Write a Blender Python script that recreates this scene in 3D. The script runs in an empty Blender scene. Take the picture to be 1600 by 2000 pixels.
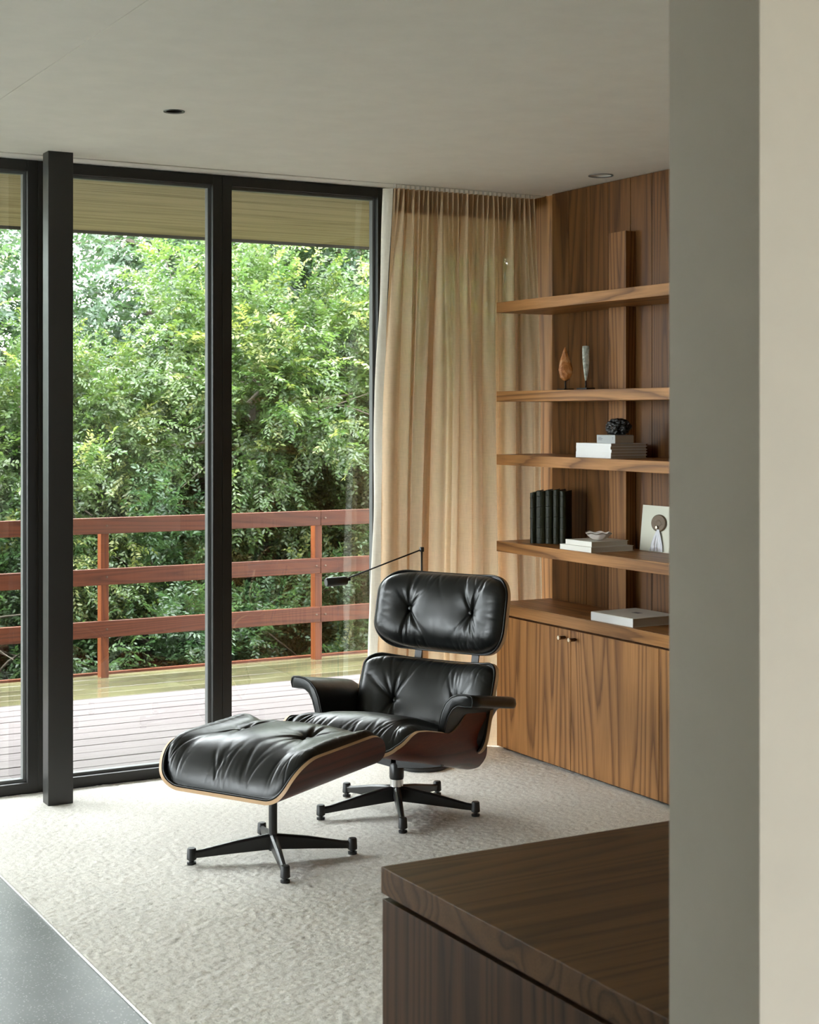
import bpy, bmesh, math, random
import numpy as np
from mathutils import Vector, Matrix, Euler
random.seed(7); RNG = np.random.default_rng(7)
SC = bpy.context.scene
COL = SC.collection
R = math.radians

# ------------------------------------------------------------------ camera
EYE = 1.485
FPX = 3071.0
YAW = 29.181                       # degrees turned from +Y towards +X
cd = bpy.data.cameras.new('camera'); cam = bpy.data.objects.new('camera', cd); COL.objects.link(cam)
cam.location = (0, 0, EYE)
cam.rotation_euler = (R(90), 0, R(-YAW))
cd.sensor_fit = 'VERTICAL'; cd.sensor_height = 36.0
cd.lens = FPX / 2000 * 36.0
cd.shift_x = 0.0
cd.shift_y = (808 - 1000) / 2000.0
cd.clip_start = 0.05; cd.clip_end = 300
cd.dof.use_dof = True; cd.dof.focus_distance = 6.2; cd.dof.aperture_fstop = 11
SC.camera = cam

# ------------------------------------------------------------------ world, exposure
W = bpy.data.worlds.new('overcast'); SC.world = W; W.use_nodes = True
wn = W.node_tree; wn.nodes.clear()
wo = wn.nodes.new('ShaderNodeOutputWorld'); bg = wn.nodes.new('ShaderNodeBackground')
tc = wn.nodes.new('ShaderNodeTexCoord'); sep = wn.nodes.new('ShaderNodeSeparateXYZ')
rp = wn.nodes.new('ShaderNodeValToRGB')
wn.links.new(tc.outputs['Generated'], sep.inputs[0]); wn.links.new(sep.outputs['Z'], rp.inputs[0])
rp.color_ramp.elements[0].position = 0.0; rp.color_ramp.elements[0].color = (0.80, 0.86, 0.90, 1)
rp.color_ramp.elements[1].position = 1.0; rp.color_ramp.elements[1].color = (1.0, 1.03, 1.06, 1)
wn.links.new(rp.outputs[0], bg.inputs[0]); bg.inputs[1].default_value = 3.6
wn.links.new(bg.outputs[0], wo.inputs[0])
SC.view_settings.view_transform = 'Standard'; SC.view_settings.look = 'None'
SC.view_settings.gamma = 1.0; SC.view_settings.use_curve_mapping = False
SC.view_settings.exposure = 2.88
SC.cycles.max_bounces = 14; SC.cycles.diffuse_bounces = 8; SC.cycles.glossy_bounces = 5
SC.cycles.transparent_max_bounces = 24; SC.cycles.transmission_bounces = 8
SC.cycles.use_denoising = True
SC.cycles.sample_clamp_indirect = 8.0
SC.cycles.caustics_reflective = False; SC.cycles.caustics_refractive = False

def portal(name, loc, rot, sx, sy):
    l = bpy.data.lights.new(name, 'AREA'); l.shape = 'RECTANGLE'; l.size = sx; l.size_y = sy
    l.cycles.is_portal = True
    o = bpy.data.objects.new(name, l); o.location = loc; o.rotation_euler = rot; COL.objects.link(o)
portal('window_portal_front', (1.7, 6.45, 1.24), (R(-90), 0, 0), 5.2, 2.5)
portal('window_portal_back', (1.2, -3.4, 1.35), (R(90), 0, 0), 1.5, 1.8)
portal('window_portal_left', (-4.75, 4.75, 1.24), (R(90), 0, R(90)), 2.5, 2.4)

# ------------------------------------------------------------------ materials
def new_mat(name):
    m = bpy.data.materials.new(name); m.use_nodes = True
    n = m.node_tree.nodes; n.clear()
    out = n.new('ShaderNodeOutputMaterial'); p = n.new('ShaderNodeBsdfPrincipled')
    m.node_tree.links.new(p.outputs[0], out.inputs[0])
    return m, m.node_tree, p, out
def nd(t, typ, **kw):
    n = t.nodes.new(typ)
    for k, v in kw.items(): setattr(n, k, v)
    return n
def L(t, a, b): t.links.new(a, b)
def ramp(t, fac, stops):
    r = nd(t, 'ShaderNodeValToRGB'); e = r.color_ramp.elements
    while len(e) > 1: e.remove(e[-1])
    e[0].position = stops[0][0]; e[0].color = (*stops[0][1], 1)
    for p, c in stops[1:]:
        x = e.new(p); x.color = (*c, 1)
    L(t, fac, r.inputs[0]); return r.outputs[0]
def coords(t, scale=(1, 1, 1), rnd=True):
    tc = nd(t, 'ShaderNodeTexCoord')
    v = tc.outputs['Object']
    if rnd:
        oi = nd(t, 'ShaderNodeObjectInfo'); mm = nd(t, 'ShaderNodeMath', operation='MULTIPLY'); mm.inputs[1].default_value = 37.0
        L(t, oi.outputs['Random'], mm.inputs[0])
        ad = nd(t, 'ShaderNodeVectorMath', operation='ADD'); L(t, v, ad.inputs[0]); L(t, mm.outputs[0], ad.inputs[1]); v = ad.outputs[0]
    mp = nd(t, 'ShaderNodeMapping'); mp.inputs['Scale'].default_value = scale; L(t, v, mp.inputs[0])
    return mp.outputs[0]
def noise(t, v, scale, detail=4, rough=.5, dist=0.):
    n = nd(t, 'ShaderNodeTexNoise'); n.inputs['Scale'].default_value = scale; n.inputs['Detail'].default_value = detail
    n.inputs['Roughness'].default_value = rough; n.inputs['Distortion'].default_value = dist
    L(t, v, n.inputs['Vector']); return n.outputs['Fac']
def math_(t, op, a, b=None):
    m = nd(t, 'ShaderNodeMath', operation=op)
    for i, x in enumerate((a, b)):
        if x is None: continue
        if isinstance(x, (int, float)): m.inputs[i].default_value = x
        else: L(t, x, m.inputs[i])
    return m.outputs[0]
def bump(t, p, h, strength, dist):
    b = nd(t, 'ShaderNodeBump'); b.inputs['Strength'].default_value = strength; b.inputs['Distance'].default_value = dist
    L(t, h, b.inputs['Height']); L(t, b.outputs[0], p.inputs['Normal'])
def mixc(t, fac, a, b, mode='MIX'):
    m = nd(t, 'ShaderNodeMix', data_type='RGBA', blend_type=mode)
    for sock, x in ((m.inputs[0], fac), (m.inputs[6], a), (m.inputs[7], b)):
        if isinstance(x, (int, float)): sock.default_value = x
        elif isinstance(x, tuple): sock.default_value = (*x, 1)
        else: L(t, x, sock)
    return m.outputs[2]

def plain(name, col, rough=.5, metal=0., spec=.5, b=None):
    m, t, p, o = new_mat(name)
    p.inputs['Base Color'].default_value = (*col, 1); p.inputs['Roughness'].default_value = rough
    p.inputs['Metallic'].default_value = metal; p.inputs['Specular IOR Level'].default_value = spec
    if b:
        v = coords(t, rnd=False); bump(t, p, noise(t, v, b[0], 3), b[1], b[2])
    return m

def wood(name, axis, light, mid, dark, rings=17., rough=.42, size=1.0, fig=1.0):
    """grain runs along AXIS; growth rings are the contour lines of a stretched noise"""
    m, t, p, o = new_mat(name)
    sc = [5.2 * size] * 3; sc['xyz'.index(axis)] = 0.26 * size
    v = coords(t, tuple(sc))
    n1 = noise(t, v, 1.0, 1.2, .45)
    r = math_(t, 'MULTIPLY', n1, rings * fig)
    fine = noise(t, v, 6.0, 3, .6)
    r = math_(t, 'ADD', r, math_(t, 'MULTIPLY', fine, .6))
    fr = math_(t, 'FRACT', r)
    line = ramp(t, fr, [(0., (1, 1, 1)), (.16, (.60, .60, .60)), (.42, (.15, .15, .15)), (.75, (0.0, 0.0, 0.0)), (.95, (.55, .55, .55)), (1., (1, 1, 1))])
    sc2 = [260.] * 3; sc2['xyz'.index(axis)] = 5.
    fib = noise(t, coords(t, tuple(sc2)), 1., 3, .6)
    sc3 = [1.1] * 3; sc3['xyz'.index(axis)] = .5
    tone = noise(t, coords(t, tuple(sc3)), 2., 2, .5)
    base = mixc(t, tone, mid, light)
    base = mixc(t, math_(t, 'MULTIPLY', line, .82), base, dark)
    f2 = ramp(t, fib, [(.3, (.62, .62, .62)), (.62, (1.12, 1.12, 1.12))])
    c = mixc(t, .55, base, mixc(t, 1., base, f2, 'MULTIPLY'))
    L(t, c, p.inputs['Base Color'])
    p.inputs['Roughness'].default_value = rough; p.inputs['Specular IOR Level'].default_value = .22
    bump(t, p, math_(t, 'SUBTRACT', fib, math_(t, 'MULTIPLY', line, .3)), .12, .002)
    return m
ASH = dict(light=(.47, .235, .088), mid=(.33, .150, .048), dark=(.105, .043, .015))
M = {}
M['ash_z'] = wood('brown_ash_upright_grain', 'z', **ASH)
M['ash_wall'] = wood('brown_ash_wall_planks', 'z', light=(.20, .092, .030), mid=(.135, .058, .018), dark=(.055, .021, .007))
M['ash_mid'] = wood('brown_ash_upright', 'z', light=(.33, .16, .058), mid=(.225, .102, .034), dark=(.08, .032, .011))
M['ash_y'] = wood('brown_ash_long_grain', 'y', **ASH)
M['ash_x'] = wood('brown_ash_cross_grain', 'x', **ASH)
ASH_SHADED = dict(light=(.15, .080, .035), mid=(.100, .050, .021), dark=(.036, .018, .009))  # same ash as the shelves, with the foreground shade put into its tones
ASH_SHADED_Z = dict(light=(.105, .054, .026), mid=(.070, .034, .015), dark=(.022, .010, .005))
M['dash_z'] = wood('shaded_ash_upright_grain', 'z', **ASH_SHADED_Z, rough=.45)
M['dash_x'] = wood('shaded_ash_cross_grain', 'x', **ASH_SHADED, rough=.36)
M['dash_y'] = wood('shaded_ash_long_grain', 'y', **ASH_SHADED, rough=.45)
M['rail_x'] = wood('red_stained_timber', 'x', light=(.15, .043, .018), mid=(.105, .028, .011), dark=(.06, .017, .008), rough=.45)
M['post_z'] = wood('red_stained_post', 'z', light=(.20, .058, .017), mid=(.15, .039, .012), dark=(.09, .025, .011), rough=.45)
M['soffit'] = wood('soffit_pine', 'x', light=(.48, .40, .23), mid=(.39, .33, .18), dark=(.22, .17, .07), rough=.6, rings=7)
M['rosewood'] = wood('rosewood_veneer', 'y', light=(.15, .030, .014), mid=(.085, .015, .008), dark=(.028, .006, .004), rough=.34, rings=9)
M['rosewood_z'] = wood('rosewood_veneer_upright', 'z', light=(.15, .030, .014), mid=(.085, .015, .008), dark=(.028, .006, .004), rough=.34, rings=9)
M['ply'] = plain('ply_edge', (.50, .32, .17), .45)
M['frame'] = plain('dark_bronze_powder_coat', (.013, .012, .010), .42)
M['column'] = plain('dark_grey_steel_paint', (.018, .017, .015), .36)
M['bead'] = plain('grey_glazing_bead', (.13, .135, .13), .4)
M['white'] = plain('white_track', (.7, .69, .64), .5)
M['black_metal'] = plain('black_satin_metal', (.012, .012, .012), .34, 0., .5)
M['black_plastic'] = plain('black_rubber', (.010, .010, .010), .5)
M['chrome'] = plain('brushed_steel', (.75, .75, .74), .22, 1.)
M['bronze'] = plain('dark_bronze_knob', (.085, .05, .032), .35, .6)
M['champagne'] = plain('champagne_tip', (.75, .68, .55), .3, .7)
M['gap'] = plain('dark_recess', (.015, .012, .01), .8)
M['steel_trim'] = plain('steel_trim', (.62, .62, .60), .3, .8)
M['slab'] = plain('roof_build_up', (.25, .24, .22), .8)
M['bounce_paving'] = plain('pale_light_bounce_paving', (.78, .76, .71), .8)  # kept very pale to bounce daylight up to the ceiling
M['fascia'] = plain('dark_fascia', (.05, .04, .03), .6)

def plaster(name, col):
    m, t, p, o = new_mat(name)
    v = coords(t, rnd=False)
    n = noise(t, v, 9., 4, .6)
    c = ramp(t, n, [(.3, tuple(x * .97 for x in col)), (.7, tuple(x * 1.02 for x in col))])
    L(t, c, p.inputs['Base Color']); p.inputs['Roughness'].default_value = .85
    bump(t, p, noise(t, v, 220., 3, .6), .05, .001)
    return m
M['ceiling'] = plaster('ceiling_paint', (.93, .918, .855))
M['wall'] = plaster('wall_paint', (.60, .56, .475))

M['wall_white'] = plaster('white_wall_paint', (.85, .84, .80))
def carpet_mat():
    m, t, p, o = new_mat('cut_pile_carpet')
    v = coords(t, rnd=False)
    vo = nd(t, 'ShaderNodeTexVoronoi'); vo.inputs['Scale'].default_value = 210.; vo.inputs['Randomness'].default_value = 1.
    L(t, v, vo.inputs['Vector'])
    n = noise(t, v, 150., 4, .75); big = noise(t, v, 2.2, 3, .5)
    h = math_(t, 'ADD', math_(t, 'MULTIPLY', vo.outputs['Distance'], -1.0), math_(t, 'MULTIPLY', n, .9))
    c = ramp(t, n, [(.30, (.37, .345, .295)), (.47, (.65, .625, .555)), (.72, (.77, .745, .67))])
    c = mixc(t, 1., c, ramp(t, big, [(.35, (.93, .93, .93)), (.65, (1.03, 1.03, 1.03))]), 'MULTIPLY')
    L(t, c, p.inputs['Base Color']); p.inputs['Roughness'].default_value = 1.; p.inputs['Specular IOR Level'].default_value = .1
    p.inputs['Sheen Weight'].default_value = .25; p.inputs['Sheen Roughness'].default_value = .5
    bump(t, p, h, .25, .002)
    return m
M['carpet'] = carpet_mat()

def terrazzo_mat():
    m, t, p, o = new_mat('polished_terrazzo')
    v = coords(t, rnd=False)
    vo = nd(t, 'ShaderNodeTexVoronoi'); vo.inputs['Scale'].default_value = 170.; L(t, v, vo.inputs['Vector'])
    wn_ = nd(t, 'ShaderNodeTexWhiteNoise'); L(t, vo.outputs['Position'], wn_.inputs['Vector'])
    big = noise(t, v, 2.6, 3, .6)
    base = ramp(t, big, [(.3, (.075, .088, .078)), (.7, (.135, .15, .135))])
    chip = math_(t, 'MULTIPLY', math_(t, 'LESS_THAN', vo.outputs['Distance'], .36), math_(t, 'GREATER_THAN', wn_.outputs['Value'], .70))
    tone = ramp(t, wn_.outputs['Value'], [(.62, (.05, .055, .05)), (.72, (.20, .22, .20)), (.92, (.38, .39, .36))])
    L(t, mixc(t, chip, base, tone), p.inputs['Base Color'])
    p.inputs['Roughness'].default_value = .34; p.inputs['Specular IOR Level'].default_value = .16
    return m
M['terrazzo'] = terrazzo_mat()

def leather_mat():
    m, t, p, o = new_mat('black_leather')
    v = coords(t, rnd=False)
    vo = nd(t, 'ShaderNodeTexVoronoi'); vo.inputs['Scale'].default_value = 420.; L(t, v, vo.inputs['Vector'])
    n = noise(t, v, 30., 4, .6)
    p.inputs['Base Color'].default_value = (.008, .0088, .0084, 1)
    L(t, ramp(t, n, [(.3, (.29, .29, .29)), (.7, (.38, .38, .38))]), p.inputs['Roughness'])
    p.inputs['Specular IOR Level'].default_value = .40
    p.inputs['Coat Weight'].default_value = .0
    bump(t, p, math_(t, 'ADD', math_(t, 'MULTIPLY', vo.outputs['Distance'], .35), math_(t, 'MULTIPLY', n, .8)), .10, .0025)
    return m
M['leather'] = leather_mat()

def linen_mat(name, col, tr, hole):
    m = bpy.data.materials.new(name); m.use_nodes = True; t = m.node_tree; t.nodes.clear()
    out = nd(t, 'ShaderNodeOutputMaterial')
    v = coords(t, (1, 1, 1), False)
    vx = coords(t, (420, 30, 30), False); vz = coords(t, (30, 30, 420), False)
    th = math_(t, 'ADD', noise(t, vx, 1., 2, .5), noise(t, vz, 1., 2, .5))
    cc = ramp(t, math_(t, 'MULTIPLY', th, .5), [(.36, tuple(c * .93 for c in col)), (.62, tuple(min(1, c * 1.04) for c in col))])
    d = nd(t, 'ShaderNodeBsdfDiffuse'); L(t, cc, d.inputs[0])
    tl = nd(t, 'ShaderNodeBsdfTranslucent'); L(t, cc, tl.inputs[0])
    tp = nd(t, 'ShaderNodeBsdfTransparent')
    m1 = nd(t, 'ShaderNodeMixShader'); m1.inputs[0].default_value = tr; L(t, d.outputs[0], m1.inputs[1]); L(t, tl.outputs[0], m1.inputs[2])
    m2 = nd(t, 'ShaderNodeMixShader'); m2.inputs[0].default_value = hole; L(t, m1.outputs[0], m2.inputs[1]); L(t, tp.outputs[0], m2.inputs[2])
    L(t, m2.outputs[0], out.inputs[0])
    return m
M['linen'] = linen_mat('sheer_linen', (.80, .63, .43), .40, .07)
M['linen_tape'] = linen_mat('linen_heading', (.62, .49, .33), .2, .0)
M['linen_hem_lit'] = linen_mat('linen_hem_lit', (.80, .76, .66), .3, .0)  # whiter than the cloth: full light on the edge put into its colour

def glass_mat():
    """thin clear pane: transmits straight through, mirrors a little by the angle of view (Fresnel)"""
    m = bpy.data.materials.new('window_glass'); m.use_nodes = True; t = m.node_tree; t.nodes.clear()
    out = nd(t, 'ShaderNodeOutputMaterial')
    tp = nd(t, 'ShaderNodeBsdfTransparent'); tp.inputs[0].default_value = (.965, .98, .97, 1)
    gl = nd(t, 'ShaderNodeBsdfGlossy'); gl.inputs['Roughness'].default_value = 0.0; gl.inputs[0].default_value = (.9, .95, .92, 1)
    fr = nd(t, 'ShaderNodeFresnel'); fr.inputs['IOR'].default_value = 1.5
    mx = nd(t, 'ShaderNodeMixShader'); L(t, math_(t, 'MINIMUM', math_(t, 'MULTIPLY', fr.outputs[0], 2.4), 1.), mx.inputs[0]); L(t, tp.outputs[0], mx.inputs[1]); L(t, gl.outputs[0], mx.inputs[2])
    L(t, mx.outputs[0], out.inputs[0])
    return m
M['glass'] = glass_mat()

def leaf_mat():
    m, t, p, o = new_mat('tree_leaves')
    a = nd(t, 'ShaderNodeVertexColor'); a.layer_name = 'leaf'
    L(t, a.outputs[0], p.inputs['Base Color']); p.inputs['Roughness'].default_value = .34; p.inputs['Specular IOR Level'].default_value = .6
    tl = nd(t, 'ShaderNodeBsdfTranslucent')
    L(t, mixc(t, 1., a.outputs[0], (1.25, 1.35, .7), 'MULTIPLY'), tl.inputs[0])
    mx = nd(t, 'ShaderNodeMixShader'); mx.inputs[0].default_value = .42
    L(t, p.outputs[0], mx.inputs[1]); L(t, tl.outputs[0], mx.inputs[2]); L(t, mx.outputs[0], o.inputs[0])
    return m
M['leaf'] = leaf_mat()
M['bark'] = plain('tree_bark', (.09, .075, .055), .85, b=(30., .5, .02))
M['soil'] = plain('woodland_floor', (.035, .05, .018), .95, b=(3., .8, .2))

def deck_mat(name, light, mid, dark, rough, spec=.5, green_tint=0.):
    m, t, p, o = new_mat(name)
    v = coords(t, (.5, 9., 9.)); n = noise(t, v, 3., 4, .6)
    v2 = coords(t, (3, 120., 120.)); f = noise(t, v2, 1., 3, .6)
    c = mixc(t, n, mid, light)
    c = mixc(t, math_(t, 'MULTIPLY', ramp(t, f, [(.35, (1, 1, 1)), (.6, (0, 0, 0))]), .35), c, dark)
    if green_tint:
        v3 = coords(t, (1, 3, 1)); a = noise(t, v3, 1.6, 4, .6)
        c = mixc(t, math_(t, 'MULTIPLY', ramp(t, a, [(.36, (0, 0, 0)), (.62, (1, 1, 1))]), green_tint), c, (.21, .20, .10))  # yellow-green tint mixed over the boards in patches
    L(t, c, p.inputs['Base Color']); p.inputs['Roughness'].default_value = rough; p.inputs['Specular IOR Level'].default_value = spec
    bump(t, p, math_(t, 'ADD', f, math_(t, 'MULTIPLY', n, .5)), .12 if rough < .3 else .3, .003)
    return m
M['deck_dry'] = deck_mat('weathered_dry_decking', (.19, .167, .162), (.15, .13, .126), (.07, .06, .056), .75, .12)
M['deck_wet'] = deck_mat('wet_green_tinted_decking', (.11, .095, .056), (.078, .064, .035), (.05, .045, .02), .15, .6, .55)

M['paper_white'] = plain('white_book_cover', (.74, .75, .74), .5)
M['paper_cream'] = plain('cream_book_cover', (.68, .67, .61), .55)
M['paper_edge'] = plain('page_block', (.55, .50, .42), .8)
M['paper_grey'] = plain('grey_box_cover', (.38, .40, .40), .55)
M['print_grey'] = plain('grey_print', (.18, .18, .19), .6)
M['green_leather'] = plain('dark_green_book_leather', (.016, .018, .007), .45, 0., .3, b=(60., .5, .004))
M['rock_black'] = plain('black_mineral', (.008, .008, .008), .45, b=(90., .9, .006))
M['shell_pearl'] = plain('pearly_shell', (.55, .50, .46), .3, b=(40., .5, .004))
M['card'] = plain('pale_card', (.60, .60, .50), .7)
M['straw'] = plain('coiled_brown_disc', (.13, .09, .055), .6, b=(150., .6, .003))
M['tassel'] = plain('white_tassel_thread', (.75, .76, .80), .7)

def stone_mat(name, stops, sc):
    m, t, p, o = new_mat(name)
    n = noise(t, coords(t, rnd=False), sc, 5, .65, .8)
    L(t, ramp(t, n, stops), p.inputs['Base Color']); p.inputs['Roughness'].default_value = .4
    bump(t, p, n, .7, .006); return m
M['amber'] = stone_mat('amber_flint', [(.3, (.25, .075, .012)), (.5, (.52, .20, .05)), (.62, (.62, .33, .14)), (.72, (.75, .62, .45))], 26.)
M['pale_stone'] = stone_mat('pale_flint', [(.3, (.16, .17, .13)), (.5, (.42, .44, .37)), (.68, (.66, .66, .58))], 40.)

# ------------------------------------------------------------------ mesh helpers
def link(name, me, mat=None, parent=None, mod_bevel=None, smooth=False):
    o = bpy.data.objects.new(name, me); COL.objects.link(o)
    if mat is not None:
        for m_ in (mat if isinstance(mat, (list, tuple)) else [mat]): me.materials.append(m_)
    if parent is not None: o.parent = parent
    if smooth: me.polygons.foreach_set('use_smooth', [True] * len(me.polygons))
    if mod_bevel:
        b = o.modifiers.new('bevel', 'BEVEL'); b.width = mod_bevel; b.segments = 2; b.limit_method = 'ANGLE'; b.angle_limit = R(40)
        b.harden_normals = False
    return o
def box_me(x0, x1, y0, y1, z0, z1, name='m'):
    me = bpy.data.meshes.new(name)
    v = [(x, y, z) for x in (x0, x1) for y in (y0, y1) for z in (z0, z1)]
    f = [(0, 1, 3, 2), (4, 6, 7, 5), (0, 4, 5, 1), (2, 3, 7, 6), (0, 2, 6, 4), (1, 5, 7, 3)]
    me.from_pydata(v, [], f); me.update(); return me
def box(name, x0, x1, y0, y1, z0, z1, mat, parent=None, bev=None):
    """box whose origin is its own lower corner centre so that grain differs piece by piece"""
    me = box_me(x0, x1, y0, y1, z0, z1, name)
    return link(name, me, mat, parent, bev)
def empty(name, loc, rz=0.):
    o = bpy.data.objects.new(name, None); o.empty_display_size = .1; o.location = loc; o.rotation_euler = (0, 0, rz); COL.objects.link(o); return o
def tag(o, label=None, cat=None, group=None, kind=None):
    if label: o['label'] = label
    if cat: o['category'] = cat
    if group: o['group'] = group
    if kind: o['kind'] = kind
    return o
def struct(o): o['kind'] = 'structure'; return o
def py_me(name, v, f):
    me = bpy.data.meshes.new(name); me.from_pydata([tuple(map(float, q)) for q in v], [], [tuple(map(int, q)) for q in f]); me.update(); return me
def tube_geo(path, r, n=8, closed=False, cap=True):
    P = np.array(path, float); m = len(P); rr = np.broadcast_to(np.array(r, float), (m,))
    if closed: T = np.roll(P, -1, 0) - np.roll(P, 1, 0)
    else: T = np.gradient(P, axis=0)
    T /= np.linalg.norm(T, axis=1)[:, None] + 1e-9
    up = np.array([0, 0, 1.]) if abs(T[0][2]) < .9 else np.array([1., 0, 0])
    V = []; u = np.cross(T[0], up); u /= np.linalg.norm(u)
    for i in range(m):
        u = u - T[i] * np.dot(u, T[i]); u /= np.linalg.norm(u) + 1e-9; w = np.cross(T[i], u)
        for k in range(n):
            a = 2 * math.pi * k / n; V.append(P[i] + rr[i] * (math.cos(a) * u + math.sin(a) * w))
    F = []
    for i in range(m if closed else m - 1):
        j = (i + 1) % m
        for k in range(n):
            F.append((i * n + k, i * n + (k + 1) % n, j * n + (k + 1) % n, j * n + k))
    if cap and not closed:
        F.append(tuple(range(n - 1, -1, -1))); F.append(tuple(range((m - 1) * n, m * n)))
    return V, F
def tube(name, path, r, mat, parent=None, n=8, closed=False):
    V, F = tube_geo(path, r, n, closed)
    o = link(name, py_me(name, V, F), mat, parent, smooth=True)
    return o
def lathe(name, prof, mat, parent=None, n=32, center=(0, 0, 0), smooth=True, axis='z', caps=True):
    V = []; F = []
    for r_, z_ in prof:
        for k in range(n):
            a = 2 * math.pi * k / n; V.append((r_ * math.cos(a), r_ * math.sin(a), z_))
    for i in range(len(prof) - 1):
        for k in range(n):
            F.append((i * n + k, i * n + (k + 1) % n, (i + 1) * n + (k + 1) % n, (i + 1) * n + k))
    if caps: F.append(tuple(range(n - 1, -1, -1))); F.append(tuple(range((len(prof) - 1) * n, len(prof) * n)))
    if axis == 'x': V = [(z, x, y) for x, y, z in V]
    V = [(x + center[0], y + center[1], z + center[2]) for x, y, z in V]
    me = py_me(name, V, F)
    o = link(name, me, mat, parent)
    if smooth:
        me.polygons.foreach_set('use_smooth', [len(p.vertices) == 4 for p in me.polygons])
        me.set_sharp_from_angle(angle=R(35)) if hasattr(me, 'set_sharp_from_angle') else None
    return o
def prism(name, outline, z0, z1, mat, parent=None, bev=None):
    n = len(outline)
    V = [(x, y, z0) for x, y in outline] + [(x, y, z1) for x, y in outline]
    F = [tuple(range(n - 1, -1, -1)), tuple(range(n, 2 * n))] + [(i, (i + 1) % n, n + (i + 1) % n, n + i) for i in range(n)]
    return link(name, py_me(name, V, F), mat, parent, bev)

# ------------------------------------------------------------------ room shell
CH = 2.48            # ceiling height
WY = 6.10            # inner face of the glass wall
WX = 4.03            # face of the panelled wall
XL, YB = -4.6, -3.2  # far left and back of the room
struct(box('floor', XL, 1.312, YB, WY + .10, -.12, -.003, M['terrazzo']))
carpet = struct(box('floor_carpet', 1.318, 4.30, YB, WY + .10, -.12, -.0045, M['carpet']))
tr = struct(box('trim_1', 1.3125, 1.3175, YB, WY, -.05, .0005, M['steel_trim']))

def plate(name, x0, x1, y0, y1, z, holes, mat):
    bm = bmesh.new()
    def loop(pts):
        vs = [bm.verts.new((x, y, z)) for x, y in pts]
        for i in range(len(vs)): bm.edges.new((vs[i], vs[(i + 1) % len(vs)]))
    loop([(x0, y0), (x1, y0), (x1, y1), (x0, y1)])
    for cx, cy, r in holes: loop([(cx + r * math.cos(2 * math.pi * k / 32), cy + r * math.sin(2 * math.pi * k / 32)) for k in range(32)])
    bmesh.ops.triangle_fill(bm, use_beauty=True, edges=bm.edges[:], normal=(0, 0, -1))
    ex = bmesh.ops.extrude_face_region(bm, geom=bm.faces[:])
    bmesh.ops.translate(bm, verts=[v for v in ex['geom'] if isinstance(v, bmesh.types.BMVert)], vec=(0, 0, .02))
    bmesh.ops.recalc_face_normals(bm, faces=bm.faces[:])
    me = bpy.data.meshes.new(name); bm.to_mesh(me); bm.free()
    return link(name, me, mat)
LIGHTS = [(1.845, 4.892, .030), (3.900, 5.345, .047)]
struct(plate('ceiling', 1.2955, 4.20, YB, 5.968, CH, LIGHTS, M['ceiling']))
struct(plate('ceiling_left', XL, 1.2935, YB, 5.968, CH, [], M['ceiling']))
struct(plate('ceiling_edge', XL, 4.20, 5.992, WY + .10, CH, [], M['ceiling']))
struct(box('roof', XL - 1.3, 8.5, YB - .2, 8.25, CH + .06, CH + .30, M['slab']))
struct(box('trim_2', XL, 3.0, 5.9685, 5.9915, CH + .019, CH + .024, M['gap']))

wl = struct(box('wall_left', XL - .12, XL, YB, 3.44, -.1, CH + .05, M['wall_white']))
for k in range(2):
    y_ = 3.44 + k * 1.256
    w = empty('window_%d' % (k + 20), (XL - .06, y_, 0)); struct(w)
    for a in ((0, .05, 0, .05, 0, CH), (0, .05, 1.205, 1.253, 0, CH), (0, .05, .05, 1.205, 0, .05), (0, .05, .05, 1.205, CH - .05, CH)): box('frame', *a, M['frame'], w)
    link('pane', py_me('pane', [(.025, .05, .05), (.025, 1.205, .05), (.025, 1.205, CH - .05), (.025, .05, CH - .05)], [(0, 1, 2, 3)]), M['glass'], w)
# back of the room: a broad window opening behind the photographer
wb = struct(box('wall_back', XL, .5, YB - .15, YB, -.1, CH + .05, M['wall']))
struct(box('wall_back_right', 1.9, 4.3, YB - .15, YB, -.1, CH + .05, M['wall']))
struct(box('wall_back_top', .5, 1.9, YB - .15, YB, 2.2, CH + .05, M['wall']))
struct(box('wall_back_base', .5, 1.9, YB - .15, YB, -.1, .5, M['wall']))
# return wall in the right foreground
struct(box('wall_foreground', 1.365, 4.05, 1.530, 1.712, -.02, CH + .01, M['wall']))
struct(box('wall_light_blocker', -1.25, -1.10, YB + .001, 3.30, -.02, CH + .01, M['dash_z']))  # unseen partition added to keep left window light off the foreground wall end
# panelled wall
wr = struct(box('wall_right', 4.058, 4.25, YB, WY + .12, -.1, CH + .015, M['ash_z']))  # lighter wood than the planks: window light on the corner strip put into colour
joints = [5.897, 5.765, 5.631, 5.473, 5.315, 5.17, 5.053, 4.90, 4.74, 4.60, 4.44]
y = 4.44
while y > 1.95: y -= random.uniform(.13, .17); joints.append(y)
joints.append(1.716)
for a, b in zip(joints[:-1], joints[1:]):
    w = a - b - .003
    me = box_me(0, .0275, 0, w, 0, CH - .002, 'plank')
    o = link('plank', me, M['ash_wall'], wr, .0015); o.location = (WX + random.uniform(0, .0006), b, .0)

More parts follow.
